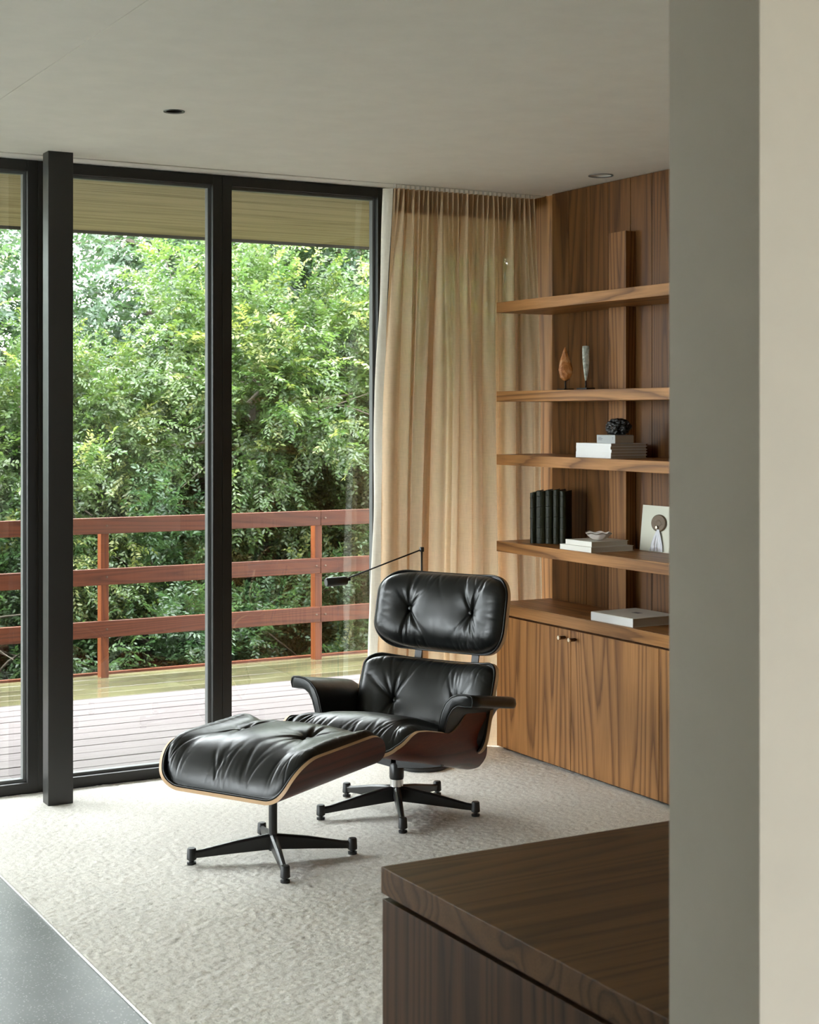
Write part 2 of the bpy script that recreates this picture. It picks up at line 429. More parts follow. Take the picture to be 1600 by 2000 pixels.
# cut pile of the carpet: real tufts where the room is seen
gx, gy = np.arange(1.319, 3.99, .0056), np.arange(2.0, WY - .001, .0056)
def blur(a, k):
    for _ in range(k):
        a = (a + np.roll(a, 1, 0) + np.roll(a, -1, 0)) / 3; a = (a + np.roll(a, 1, 1) + np.roll(a, -1, 1)) / 3
    return a / a.std()
hz = .0018 * RNG.normal(size=(len(gy), len(gx))) * .55 + .0014 * blur(RNG.normal(size=(len(gy), len(gx))), 1) + .0002 * blur(RNG.normal(size=(len(gy), len(gx))), 8)
hz = np.clip(hz * .46 - .0005, -.0030, .0030)
hz[0, :] = hz[-1, :] = -.0044; hz[:, 0] = hz[:, -1] = -.003
GX, GY = np.meshgrid(gx, gy); GXj = GX + RNG.uniform(-.0016, .0016, GX.shape); GXj[:, 0] = GX[:, 0]; GXj[:, -1] = GX[:, -1]
pidx = np.arange(GX.size).reshape(GX.shape)
def np_mesh(name, V, F):
    me = bpy.data.meshes.new(name); me.vertices.add(len(V)); me.vertices.foreach_set('co', V.astype(np.float32).ravel())
    k = F.shape[1]
    me.loops.add(F.size); me.loops.foreach_set('vertex_index', F.astype(np.int32).ravel())
    me.polygons.add(len(F)); me.polygons.foreach_set('loop_start', np.arange(0, F.size, k, dtype=np.int32)); me.polygons.foreach_set('loop_total', np.full(len(F), k, dtype=np.int32))
    me.update(calc_edges=True); me.validate(); return me
pile = link('pile', np_mesh('pile', np.stack([GXj, GY + RNG.uniform(-.0014, .0014, GX.shape) * (np.abs(GY - 4) < 1.9), hz], -1).reshape(-1, 3),
            np.stack([pidx[:-1, :-1], pidx[:-1, 1:], pidx[1:, 1:], pidx[1:, :-1]], -1).reshape(-1, 4)), M['carpet'], carpet, smooth=True)
pile['kind'] = 'stuff'
# ------------------------------------------------------------------ glass wall
cx = [1.7375 - .776 * k for k in range(3, 0, -1)] + [1.7375, 2.5135, 3.2895, 4.052]
for i in range(len(cx) - 1):
    x0, x1 = cx[i], cx[i + 1]
    w = empty('window_%d' % (i + 1), (x0, WY, 0)); struct(w)
    wd = x1 - x0; s = .0425; zt = CH - .002; tb, bb = .042, .040; d = .075
    V = []; F = []
    def bx(V, F, a0, a1, b0, b1, c0, c1):
        n = len(V); V += [(x, y, z) for x in (a0, a1) for y in (b0, b1) for z in (c0, c1)]
        F += [tuple(n + k for k in f) for f in ((0, 1, 3, 2), (4, 6, 7, 5), (0, 4, 5, 1), (2, 3, 7, 6), (0, 2, 6, 4), (1, 5, 7, 3))]
    g = .0004
    for nm, a in (('stile', (g, s, 0, d, .0, zt)), ('stile', (wd - s, wd - g, 0, d, .0, zt)), ('top_rail', (s, wd - s, 0, d, zt - tb, zt)), ('bottom_rail', (s, wd - s, 0, d, .0, bb))):
        box(nm, *a, M['frame'], w, .0015)
    V = []; F = []; t_ = .011
    for a0, a1, c0, c1 in ((s, s + t_, bb, zt - tb), (wd - s - t_, wd - s, bb, zt - tb), (s + t_, wd - s - t_, bb, bb + t_), (s + t_, wd - s - t_, zt - tb - t_, zt - tb)):
        bx(V, F, a0, a1, .030, .060, c0, c1)
    o = link('glazing_bead', py_me('glazing_bead', V, F), M['bead'], w); o['label'] = 'grey glazing bead around the pane'
    me = py_me('pane', [(s + .004, .042, bb + .004), (wd - s - .004, .042, bb + .004), (wd - s - .004, .042, zt - tb - .004), (s + .004, .042, zt - tb - .004)], [(0, 1, 2, 3)])
    link('pane', me, M['glass'], w)
struct(box('wall_front_added', XL, cx[0] - .001, WY - .02, WY + .14, -.1, CH - .001, M['wall_white']))  # unseen solid stretch added in place of glass to dim the foreground
struct(box('sill', XL, 4.25, WY + .005, WY + .12, -.12, -.004, M['frame']))

col = box('steel_column', 1.706, 1.803, 5.858, 5.930, .0, CH, M['column'], None, .002)
tag(col, 'dark grey square steel column standing in front of the glass wall', 'column')

# ------------------------------------------------------------------ deck, soffit, railing
deck = empty('deck', (0, 6.2, -.012)); struct(deck)
boards = 18; pitch = .1405
for k in range(boards):
    y0 = 6.205 + k * pitch
    wet = y0 > 7.92
    me = box_me(0, 15.2, 0, pitch - .0095, -.028, 0, 'plank')
    o = link('plank', me, M['deck_wet'] if wet else M['deck_dry'], deck, .002)
    o.location = (-5.2, y0 - 6.2, random.uniform(-.0008, .0008))
    if wet: o['label'] = 'wet green-tinted deck board'
box('joists', -5.2, 10, 0, 2.5, -.20, -.05, M['gap'], deck)
box('edge_board', -5.2, 10, 2.535, 2.565, -.18, .012, M['rail_x'], deck)

sof = empty('soffit', (0, 6.2, CH - .014)); struct(sof)
k = 0; yy = .02
while yy < 1.98:
    me = box_me(0, 14, 0, .1015, 0, .02, 'plank')
    o = link('plank', me, M['soffit'], sof, .002); o.location = (-5.2, yy, random.uniform(0, .001)); yy += .104
box('backing', -5.2, 8.5, 0, 2.03, .0225, .06, M['gap'], sof)
box('fascia', -5.2, 8.8, 2.01, 2.045, -.012, .32, M['fascia'], sof)

rail = empty('deck_railing', (0, 8.66, 0)); tag(rail, 'red-stained timber railing with three wide rails along the far edge of the deck', 'railing')
px = [2.84 + 1.345 * k for k in range(-5, 6)]
for x in px:
    me = box_me(-.023, .023, -.03, .033, -.14, .892, 'post')
    o = link('post', me, M['post_z'], rail, .002); o.location = (x, .0, 0)
for z0, z1 in ((.806, .896), (.516, .607), (.220, .312)):
    for a, b in zip(px[0::2][:-1], px[0::2][1:]):
        me = box_me(.001, b - a - .001, -.062, -.031, z0, z1, 'rail')
        o = link('rail', me, M['rail_x'], rail, .002); o.location = (a, random.uniform(-.001, .001), 0)
        for xx in (.03, 1.345, b - a - .03):
            h = lathe('bolt', [(.0001, 0), (.006, 0), (.007, .003), (.0001, .004)], M['bronze'], rail, 10, (0, 0, 0))
            h.rotation_euler = (R(90), 0, 0); h.location = (a + xx, -.0615, (z0 + z1) / 2)

# ------------------------------------------------------------------ shelves and cabinets
SX = 3.74; S1, S0 = 5.905, 1.716
PX, P0, P1 = 3.978, 5.276, 5.395
posts = [(P0, P1), (P0 - 1.9, P1 - 1.9)]
def shelf_outline():
    o = [(SX, S0), (WX - .002, S0)]
    for a, b in sorted(posts):
        o += [(WX - .002, a - .0006), (PX - .0006, a - .0006), (PX - .0006, b + .0006), (WX - .002, b + .0006)]
    return o + [(WX - .002, S1), (SX, S1)]
labels = {1.978: 'topmost thick brown ash shelf above the two flint stones', 1.584: 'brown ash shelf carrying the two flint stones on stands',
          1.305: 'brown ash shelf carrying the stack of white books and black rock', .921: 'brown ash shelf carrying dark green leather books and a shell'}
for z, lb in labels.items():
    s = prism('wall_shelf', shelf_outline(), z - .046, z, M['ash_y'], None, .0015)
    tag(s, lb, 'shelf', 'thick ash shelves on the panelled wall')
for i, (a, b) in enumerate(posts):
    p_ = box('shelf_upright', PX, WX - .001, a, b, .651, 2.248, M['ash_mid'], None, .0015)
    tag(p_, ['brown ash upright standing on the counter behind the shelves, beside the stack of white books', 'brown ash upright hidden behind the foreground wall'][i], 'upright')
cab = empty('low_cabinet', (0, 0, 0)); tag(cab, 'long low brown ash cabinet with flush doors under the shelves', 'cabinet')
o = box('countertop', SX - .004, WX - .002, S0, S1, .601, .65, M['ash_y'], cab, .0015)
box('body', SX + .022, WX - .004, S0, S1 - .002, .012, .592, M['ash_z'], cab)
box('plinth', SX + .03, WX - .004, S0, S1 - .01, .0, .012, M['gap'], cab)
box('shadow_gap', SX + .03, WX - .004, S0, S1 - .01, .592, .601, M['gap'], cab)
ys = [S1 - .001, 5.334] + [5.334 - .580 * k for k in range(1, 7)]; ys[-1] = S0
ys = [y_ for y_ in ys if y_ > S0 + .2] + [S0]
for i in range(len(ys) - 1):
    me = box_me(0, .020, 0, ys[i] - ys[i + 1] - .003, 0, .578, 'door')
    dr = link('door', me, M['ash_z'], cab, .001); dr.location = (SX, ys[i + 1] + .0015, .014)
    w = ys[i] - ys[i + 1]
    yk = .037 if i % 2 == 0 else w - .037
    kb = lathe('knob', [(.0001, -.030), (.0075, -.030), (.0080, -.028), (.0080, -.006), (.0072, -.004), (.0045, 0.0), (.0001, .0005)], M['bronze'], dr, 6, (0, yk, .545), axis='x')
    tp_ = lathe('knob_tip', [(.0001, -.0365), (.0088, -.0365), (.0092, -.035), (.0092, -.0302), (.0001, -.0301)], M['champagne'], dr, 6, (0, yk, .545), axis='x')
    tp_['label'] = 'pale metal knob tip'

pen = empty('foreground_cabinet', (1.37, 1.716, 0)); tag(pen, 'brown wooden cabinet, darkened for the shade of the right foreground, with a thick top', 'cabinet')
PL, PD = 2.366, .842
box('countertop', -.002, PL, 0, PD, .601, .65, M['dash_x'], pen, .0015)
box('side_panel', .0, .022, 0, PD - .002, .0, .591, M['dash_z'], pen, .001)
box('back_panel', .0225, PL, PD - .024, PD - .002, .0, .591, M['dash_z'], pen, .001)
box('body', .03, PL, 0.001, PD - .03, .0, .600, M['gap'], pen)

# ------------------------------------------------------------------ ceiling lights
for (x, y, r), lb in zip(LIGHTS, ('small round recessed ceiling downlight near the steel column', 'round recessed ceiling downlight beside the panelled wall')):
    e = empty('ceiling_light', (x, y, CH)); tag(e, lb, 'ceiling light', 'recessed ceiling lights')
    lathe('trim_ring', [(r - .004, -.0012), (r + .005, -.0030), (r + .0055, -.0002), (r - .0005, .0), (r - .004, -.0012)], M['bead'], e, 36, caps=False)
    V = []; F = []; n = 32
    for rr, zz in ((r - .001, -.001), (r - .003, .030 if r < .04 else .004), (r * .45, .033 if r < .04 else .006), (.0005, .033 if r < .04 else .006)):
        V += [(rr * math.cos(2 * math.pi * k / n), rr * math.sin(2 * math.pi * k / n), zz) for k in range(n)]
    for i in range(3):
        F += [(i * n + k, i * n + (k + 1) % n, (i + 1) * n + (k + 1) % n, (i + 1) * n + k) for k in range(n)]
    link('reflector', py_me('reflector', V, F), M['gap'] if r < .04 else M['white'], e, smooth=True)

# ------------------------------------------------------------------ curtain
def smooth_noise(x, seed, n=64, span=1.0):
    r_ = np.random.default_rng(seed).uniform(-1, 1, n + 4); t = np.clip(x / span, 0, 1) * n; i = t.astype(int); f = t - i; f = f * f * (3 - 2 * f)
    return r_[i] * (1 - f) + r_[i + 1] * f
def curtain_geo(nx, nz, z0, z1, dy=0.):
    s = np.linspace(0, 1, nx)[None, :]; z = np.linspace(z0, z1, nz)[:, None]
    h = np.clip((z - .0) / CH, 0, 1)               # 1 at the top
    top = np.clip((h - .62) / .38, 0, 1) ** 1.4
    xl = 3.262 - .085 * (1 - h) ** .8
    xr = 3.985 + .03 * (1 - h)
    ss = s + .010 * smooth_noise(s, 3, 22) * (1 - top) + .006 * np.sin(3 * z + 9 * s)
    x = xl + (xr - xl) * ss
    pleat = np.sin(2 * math.pi * 29 * s + 1.2 * smooth_noise(s, 8, 12)) * (.8 + .2 * smooth_noise(s, 9, 9))
    f1 = np.sin(2 * math.pi * (9.5 * s + .6 * smooth_noise(s, 1, 9)) + .5 * np.sin(1.3 * z))
    f2 = np.sin(2 * math.pi * (19 * s + .6 * smooth_noise(s, 2, 12)) + .8 * z)
    f3 = smooth_noise(s, 5, 48)
    y = pleat * (.023 * (.12 + .88 * top)) + (1 - top) * (.036 * f1 + .014 * f2 * (1 - .3 * h) + .005 * f3)
    y = y * (1 - .25 * np.exp(-((1 - h) / .012)))
    y = np.clip(y, -.058, .056)
    x = x + (1 - top) * (.027) * np.cos(2 * math.pi * (9.5 * s + .6 * smooth_noise(s, 1, 9)))
    # bunched hem where the cloth meets the carpet in the corner
    low = np.exp(-z / .055) * np.clip((s - .70) / .3, 0, 1)
    y = y - .030 * low * (1 + np.sin(40 * s + 60 * z))
    y = 5.979 + dy + np.clip(y, -.075, .058)
    zz = np.broadcast_to(z, x.shape)
    V = np.stack([np.broadcast_to(x, zz.shape), np.broadcast_to(y, zz.shape), zz], -1).reshape(-1, 3)
    idx = np.arange(nx * nz).reshape(nz, nx)
    F = np.stack([idx[:-1, :-1], idx[:-1, 1:], idx[1:, 1:], idx[1:, :-1]], -1).reshape(-1, 4)
    return V, F
def np_mesh(name, V, F):
    me = bpy.data.meshes.new(name); me.vertices.add(len(V)); me.vertices.foreach_set('co', V.astype(np.float32).ravel())
    k = F.shape[1]
    me.loops.add(F.size); me.loops.foreach_set('vertex_index', F.astype(np.int32).ravel())
    me.polygons.add(len(F)); me.polygons.foreach_set('loop_start', np.arange(0, F.size, k, dtype=np.int32)); me.polygons.foreach_set('loop_total', np.full(len(F), k, dtype=np.int32))
    me.update(calc_edges=True); me.validate(); return me
cu = empty('linen_curtain', (0, 0, 0)); tag(cu, 'floor-length beige sheer linen curtain with pencil pleats in the window corner', 'curtain')
ZT = 2.462
V, F = curtain_geo(820, 90, .004, ZT)
link('cloth', np_mesh('cloth', V, F), M['linen'], cu, smooth=True)
V, F = curtain_geo(820, 4, ZT - .105, ZT, .0022)
o = link('heading_tape', np_mesh('heading_tape', V, F), M['linen_tape'], cu, smooth=True); o['label'] = 'darker doubled heading band'
# leading edge folded back towards the glass
zs = np.linspace(.004, ZT, 60); h = zs / CH
Vh = []; 
for k in range(6):
    f = k / 5
    xx = 3.262 - .085 * (1 - h) ** .8 - .004 - .026 * math.sin(f * math.pi * .9) - .004 * np.sin(7 * zs + k)
    yyh = 5.985 + .055 * f + .006 * np.sin(5 * zs)
    Vh.append(np.stack([xx, yyh, zs], -1))
Vh = np.array(Vh); idx = np.arange(6 * 60).reshape(6, 60)
Fh = np.stack([idx[:-1, :-1], idx[:-1, 1:], idx[1:, 1:], idx[1:, :-1]], -1).reshape(-1, 4)
o = link('leading_hem', np_mesh('leading_hem', Vh.reshape(-1, 3), Fh), M['linen_hem_lit'], cu, smooth=True); o['label'] = 'turned-back leading edge, coloured paler for the full light on it'
trk = empty('curtain_track', (0, 5.98, CH)); tag(trk, 'slim white curtain track recessed in the ceiling slot above the curtain', 'curtain track')
box('rail', 3.05, 4.02, -.0085, .0085, -.001, .018, M['white'], trk)
for k in range(30):
    x = 3.27 + k * .0248
    me = box_me(-.003, .003, -.003, .003, -.017, -.001, 'glider'); o = link('glider', me, M['white'], trk); o.location = (x, 0, 0)

# ------------------------------------------------------------------ lounge chair and ottoman
def unit(v): v = np.array(v, float); return v / np.linalg.norm(v)
class Pad:
    """sheet bent about one axis: u runs across (S), v runs along T, N is the inward normal at the middle"""
    def __init__(s, C, T, f0, Rr, amax, V, vb=0.):
        s.C = np.array(C, float); s.T = unit(T); s.S = np.array([1., 0, 0]); s.N = np.cross(s.S, s.T) ; s.f0, s.R, s.am, s.V, s.vb = f0, Rr, amax, V, vb
    def at(s, u, v, off, k=1.):
        u = np.asarray(u, float); v = np.asarray(v, float); au = np.abs(u); sg = np.sign(u)
        th = np.clip((au - s.f0) / s.R, 0, s.am); ex = np.clip(au - s.f0 - s.R * s.am, 0, None)
        ss = np.minimum(au, s.f0) + s.R * np.sin(th) + ex * np.cos(th)
        nn = s.R * (1 - np.cos(th)) + ex * np.sin(th)
        ss = ss - off * np.sin(th * k); nn = nn + off * np.cos(th * k) + s.vb * v ** 2
        return s.C + (ss * sg)[..., None] * s.S + v[..., None] * s.T + nn[..., None] * s.N
def interp_fun(pts):
    xs, ys_ = zip(*pts)
    def f(v):
        v = np.asarray(v, float); t = np.interp(v, xs, ys_)
        # round the polyline a little
        for d in (.006, .012, .018): t = t + np.interp(v - d, xs, ys_) + np.interp(v + d, xs, ys_)
        return t / 7
    return f
def corner_fun(mid, end, V, c):
    def f(v):
        a = np.clip((np.abs(v) - (V - c)) / c, 0, 1); return end + (mid - end) * np.sqrt(np.clip(1 - a ** 2, 0, 1))
    return f
def shell(name, pad, U, mats, parent, th=.012, nu=80, nv=90):
    b = np.sin(np.linspace(-math.pi / 2, math.pi / 2, nv)); a = np.linspace(-1, 1, nu)
    v = (b * pad.V)[:, None] + 0 * a[None]; u = a[None] * U(v)
    A = pad.at(u, v, 0.).reshape(-1, 3); B = pad.at(u, v, th).reshape(-1, 3); n = nu * nv
    idx = np.arange(n).reshape(nv, nu)
    F = np.stack([idx[:-1, :-1], idx[:-1, 1:], idx[1:, 1:], idx[1:, :-1]], -1).reshape(-1, 4)
    ring = list(idx[0, :]) + list(idx[1:, -1]) + list(idx[-1, -2::-1]) + list(idx[-2:0:-1, 0])
    ring = np.array(ring); nx = np.roll(ring, -1)
    Fr = np.stack([ring, ring + n, nx + n, nx], -1)
    allF = np.concatenate([F[:, ::-1], F + n, Fr]); me = np_mesh(name, np.concatenate([A, B]), allF)
    mi = np.concatenate([np.zeros(len(F)), np.full(len(F), 2), np.ones(len(Fr))]).astype(np.int32)
    o = link(name, me, mats, parent); me.polygons.foreach_set('material_index', mi)
    me.polygons.foreach_set('use_smooth', (mi != 1)); me.set_sharp_from_angle(angle=R(50)); me.update()
    return o
def cushion(name, pad, U, parent, H, buttons, seed, base=.013, m=5., na=220, nb=170, gather=(26, 26), amp=1., crown=0., k_=.55, ins=.985, fall=0., dim=1.):
    rg = np.random.default_rng(seed)
    a = np.sin(np.linspace(-math.pi / 2, math.pi / 2, na))[None, :]; b = np.sin(np.linspace(-math.pi / 2, math.pi / 2, nb))[:, None]
    Vc = pad.V * ins
    v = b * Vc + 0 * a; u = a * U(v / ins) * ins
    r = (np.abs(a) ** 7 + np.abs(b) ** 7) ** (1 / 7); r = np.clip(r, 0, 1)
    prof = np.sqrt(np.clip(1 - r ** m, 0, 1)); h = H * prof * (1 + crown * (1 - a ** 2) * (1 - b ** 2)) * (1 - fall * np.abs(a) ** 4)
    d = np.zeros_like(h)
    for (bu, bv) in buttons:
        du, dv = u - bu, v - bv; dist = np.hypot(du, dv)
        d -= dim * .026 * np.exp(-dist / .042) + .007 * np.exp(-(dist / .012) ** 2)
        for up in (1, -1):
            for k in range(6):
                al = up * math.pi / 2 + rg.normal(0, .42) + (k - 2.5) * .10
                t = du * math.cos(al) + dv * math.sin(al); p_ = -du * math.sin(al) + dv * math.cos(al) + rg.normal(0, .05) * t * np.abs(t) * 6
                tt = np.clip(t, 0, None); Lf = rg.uniform(.05, .13)
                d -= amp * rg.uniform(.004, .0085) * np.exp(-(p_ / (.0035 + .07 * tt)) ** 2) * np.exp(-(tt / Lf) ** 1.5) * (tt / (tt + .006)) * (t > 0)
        for k in range(5):
            al = rg.uniform(0, 6.28); t = du * math.cos(al) + dv * math.sin(al); p_ = -du * math.sin(al) + dv * math.cos(al); tt = np.clip(t, 0, None)
            d -= amp * .0025 * np.exp(-(p_ / (.003 + .09 * tt)) ** 2) * np.exp(-tt / .04) * (t > 0)
    for side, cnt in zip((-1, 1), gather):
        e = side * Vc
        for k in range(cnt):
            uk = rg.uniform(-1, 1) * float(U(np.array(0.))) * .9; sl = rg.normal(0, .35); ln = rg.uniform(.02, .07)
            t = (e - v) * side
            d -= amp * rg.uniform(.0012, .0042) * np.exp(-((u - uk - sl * t) / (.004 + .035 * t)) ** 2) * np.exp(-(t / ln) ** 1.4)
    for sgn in (-1, 1):
        for k in range(12):
            vk = rg.uniform(-.9, .9) * Vc; t = (1 - a * sgn) * .3; sl = rg.normal(0, .3)
            d -= amp * .0018 * np.exp(-((v - vk - sl * t) / (.005 + .04 * t)) ** 2) * np.exp(-t / .03)
    # soft undulation
    for k in range(10):
        ku, kv, ph = rg.normal(0, 22), rg.normal(0, 10), rg.uniform(0, 6.28); d += .0007 * amp * np.sin(ku * u + kv * v + ph)
    h = np.clip(h + d * np.clip(prof * 1.3, 0, 1), .0, None)
    P = (pad.at(u, v, base) + pad.at(u, v, h, k_) - pad.at(u, v, 0.)).reshape(-1, 3)
    P0 = pad.at(u, v, base).reshape(-1, 3)
    idx = np.arange(na * nb).reshape(nb, na)
    F = np.stack([idx[:-1, :-1], idx[:-1, 1:], idx[1:, 1:], idx[1:, :-1]], -1).reshape(-1, 4)
    o = link(name, np_mesh(name, P, F), M['leather'], parent, smooth=True)
    # piping round the rim
    uu = np.concatenate([u[0, ::6], u[::6, -1], u[-1, ::-6], u[::-6, 0]]); vv = np.concatenate([v[0, ::6], v[::6, -1], v[-1, ::-6], v[::-6, 0]])
    path = pad.at(uu, vv, base + .003); keep = [0]
    for i in range(1, len(path)):
        if np.linalg.norm(path[i] - path[keep[-1]]) > .008: keep.append(i)
    path = path[keep]
    if np.linalg.norm(path[0] - path[-1]) < .006: path = path[:-1]
    tube('piping', path, .0042, M['leather'], o, 6, True)
    for (bu, bv) in buttons:
        hb = (H * (1 + crown * (1 - (bu / float(U(np.array(bv)))) ** 2)) * (1 - fall * abs(bu / float(U(np.array(bv)))) ** 4)) - .004 - .026 * dim
        c = pad.at(np.array(bu), np.array(bv), base + hb)
        th = 0 if abs(bu) < pad.f0 else min((abs(bu) - pad.f0) / pad.R, pad.am)
        nrm = unit(pad.N * math.cos(th) - pad.S * math.copysign(math.sin(th), bu))
        bt = lathe('button', [(.0001, -.004), (.0075, -.003), (.0092, .0005), (.0080, .0040), (.0045, .0060), (.0001, .0066)], M['leather'], o, 16)
        bt.rotation_euler = Vector(nrm).to_track_quat('Z', 'Y').to_euler(); bt.location = c
    return o
def star(name, parent, n, a0, Rr, hub_z, hub_r, leg_h):
    for k in range(n):
        a = a0 + 2 * math.pi * k / n; c, s = math.cos(a), math.sin(a)
        prof = [(hub_r * .4, hub_z - leg_h, hub_z, .0125), (Rr * .45, (hub_z - leg_h) * .58 + .022 * .42, hub_z * .58 + .048 * .42, .0115), (Rr - .035, .022, .048, .0095), (Rr + .004, .020, .044, .0095)]
        V = []; F = []
        for r_, zb, zt, w in prof:
            for zz, ww in ((zb, w * .75), (zt - .006, w), (zt, w * .35)):
                for q in (-1, 1): V.append((r_ * c - q * ww * s, r_ * s + q * ww * c, zz))
        for i in range(len(prof) - 1):
            o_ = 6 * i; p_ = o_ + 6
            F += [(o_, o_ + 2, p_ + 2, p_), (o_ + 2, o_ + 4, p_ + 4, p_ + 2), (o_ + 4, o_ + 5, p_ + 5, p_ + 4), (o_ + 5, o_ + 3, p_ + 3, p_ + 5), (o_ + 3, o_ + 1, p_ + 1, p_ + 3), (o_ + 1, o_, p_, p_ + 1)]
        F += [(0, 1, 3, 2), (2, 3, 5, 4), (18, 20, 21, 19), (20, 22, 23, 21)]
        bm = bmesh.new(); me = py_me('leg', V, F); bm.from_mesh(me); bmesh.ops.recalc_face_normals(bm, faces=bm.faces[:]); bm.to_mesh(me); bm.free()
        lg = link('leg', me, M['black_metal'], parent, .0015)
        ft = lathe('foot', [(.0001, .0), (.0150, .0), (.0155, .003), (.0155, .008), (.008, .009), (.008, .014), (.0135, .015), (.0165, .018), (.0150, .050), (.0125, .054), (.0001, .055)], M['black_plastic'], lg, 14, (Rr * c, Rr * s, 0))
CH_LOC, OT_LOC, FACE = (2.821, 5.150, 0), (2.159, 4.800, 0), R(28.5 - 90)
chair = empty('lounge_chair', CH_LOC, FACE); tag(chair, 'black leather lounge chair with bent rosewood shells and five-legged swivel base', 'chair')
shm = [M['rosewood'], M['ply'], M['black_plastic']]; shz = [M['rosewood_z'], M['ply'], M['black_plastic']]
# seat
t13 = R(14.5)
seat = Pad((0, -.082, .213), (0, math.cos(t13), -math.sin(t13)), .163, .120, R(76), .315)
Us = interp_fun([(-.315, .235), (-.302, .295), (-.262, .335), (-.19, .344), (-.03, .350), (.005, .38), (.040, .462), (.15, .470), (.18, .43), (.225, .36), (.27, .31), (.30, .26), (.315, .21)])
shell('seat_shell', seat, Us, shm, chair)
Uc = interp_fun([(-.315, .235), (-.302, .295), (-.262, .333), (-.19, .338), (.0, .325), (.17, .31), (.23, .29), (.30, .24), (.315, .20)])
cushion('seat_cushion', seat, Uc, chair, .115, [], 11, gather=(52, 6), amp=2.1, crown=.28, m=4.)
# back
tb_ = R(19)
back = Pad((.016, .258, .360), (0, math.sin(tb_), math.cos(tb_)), .06, .36, R(42), .170)
back.N = np.array([0, -math.cos(tb_), math.sin(tb_)])
Ub = corner_fun(.332, .25, .170, .06)
shell('back_shell', back, Ub, [M['rosewood_z'], M['ply'], M['rosewood_z']], chair)
cushion('back_cushion', back, Ub, chair, .085, [(-.155, -.01), (.155, -.01)], 21, crown=.15, m=4.)
# head
th_ = R(13)
head = Pad((.018, .362, .703), (0, math.sin(th_), math.cos(th_)), .06, .42, R(40), .154)
head.N = np.array([0, -math.cos(th_), math.sin(th_)])
Uh = corner_fun(.318, .195, .154, .10)
shell('head_shell', head, Uh, shz, chair)
cushion('head_cushion', head, Uh, chair, .080, [(-.152, -.0), (.152, -.0)], 33, crown=.15, m=4.)
# braces joining the two back shells
for sx in (-.13, .13):
    pts = [(sx, .352, .50), (sx, .366, .56), (sx, .385, .60), (sx, .398, .66), (sx, .410, .74)]
    V = []; F = []
    for (x, y, z) in pts:
        for q, w in ((-1, 0), (1, 0), (1, 1), (-1, 1)): V.append((x + q * .016, y + w * .007, z))
    for i in range(len(pts) - 1):
        for k in range(4): F.append((4 * i + k, 4 * i + (k + 1) % 4, 4 * i + 4 + (k + 1) % 4, 4 * i + 4 + k))
    F += [(3, 2, 1, 0), tuple(4 * (len(pts) - 1) + k for k in range(4))]
    link('back_brace', py_me('back_brace', V, F), M['black_metal'], chair, .001)
# armrests
def armrest(sg):
    cl = [(.254, .322), (.258, .370), (.270, .418), (.287, .452), (.311, .475), (.337, .486), (.368, .489), (.398, .488)]
    cl = np.array(cl); tg = np.gradient(cl, axis=0); tg /= np.linalg.norm(tg, axis=1)[:, None]; nr = np.stack([tg[:, 1], -tg[:, 0]], -1)
    th = np.linspace(.026, .046, 8)[:, None]
    left = cl; right = cl + nr * th
    right[0] = (.279, .330)
    sec = list(left) + [(.409, .482), (.413, .465), (.407, .447)] + list(right[::-1][1:])
    y0, y1, ny = -.125, .205, 16; V = []; F = []; n = len(sec)
    for j in range(ny + 1):
        f = j / ny; yy_ = y0 + (y1 - y0) * f
        e = min(1., (f * (y1 - y0) + .0001) / .03, ((1 - f) * (y1 - y0) + .0001) / .05)
        out = (1 - math.sqrt(max(0, 1 - (1 - e) ** 2)))
        for (x, z) in sec:
            xx_ = x - max(0, x - .33) * out * .35
            V.append((sg * xx_, yy_, z - .17 * (yy_ - y0)))
    for j in range(ny):
        for k in range(n):
            F.append((j * n + k, j * n + (k + 1) % n, (j + 1) * n + (k + 1) % n, (j + 1) * n + k))
    F += [tuple(range(n - 1, -1, -1)), tuple(range(ny * n, ny * n + n))]
    me = py_me('armrest', V, F); bm = bmesh.new(); bm.from_mesh(me); bmesh.ops.recalc_face_normals(bm, faces=bm.faces[:]); bm.to_mesh(me); bm.free()
    o = link('armrest', me, M['leather'], chair, smooth=True)
    b_ = o.modifiers.new('bevel', 'BEVEL'); b_.width = .007; b_.segments = 3; b_.limit_method = 'ANGLE'; b_.angle_limit = R(50)
    yy_ = y0 + .004; e = min(1., .0041 / .03); out = (1 - math.sqrt(max(0, 1 - (1 - e) ** 2)))
    path = [(sg * (x - max(0, x - .33) * out * .35), yy_, z - .17 * (yy_ - y0)) for x, z in sec]
    tube('piping', path, .0028, M['leather'], o, 6, True)
    # side face seam
    return o
armrest(1); armrest(-1)
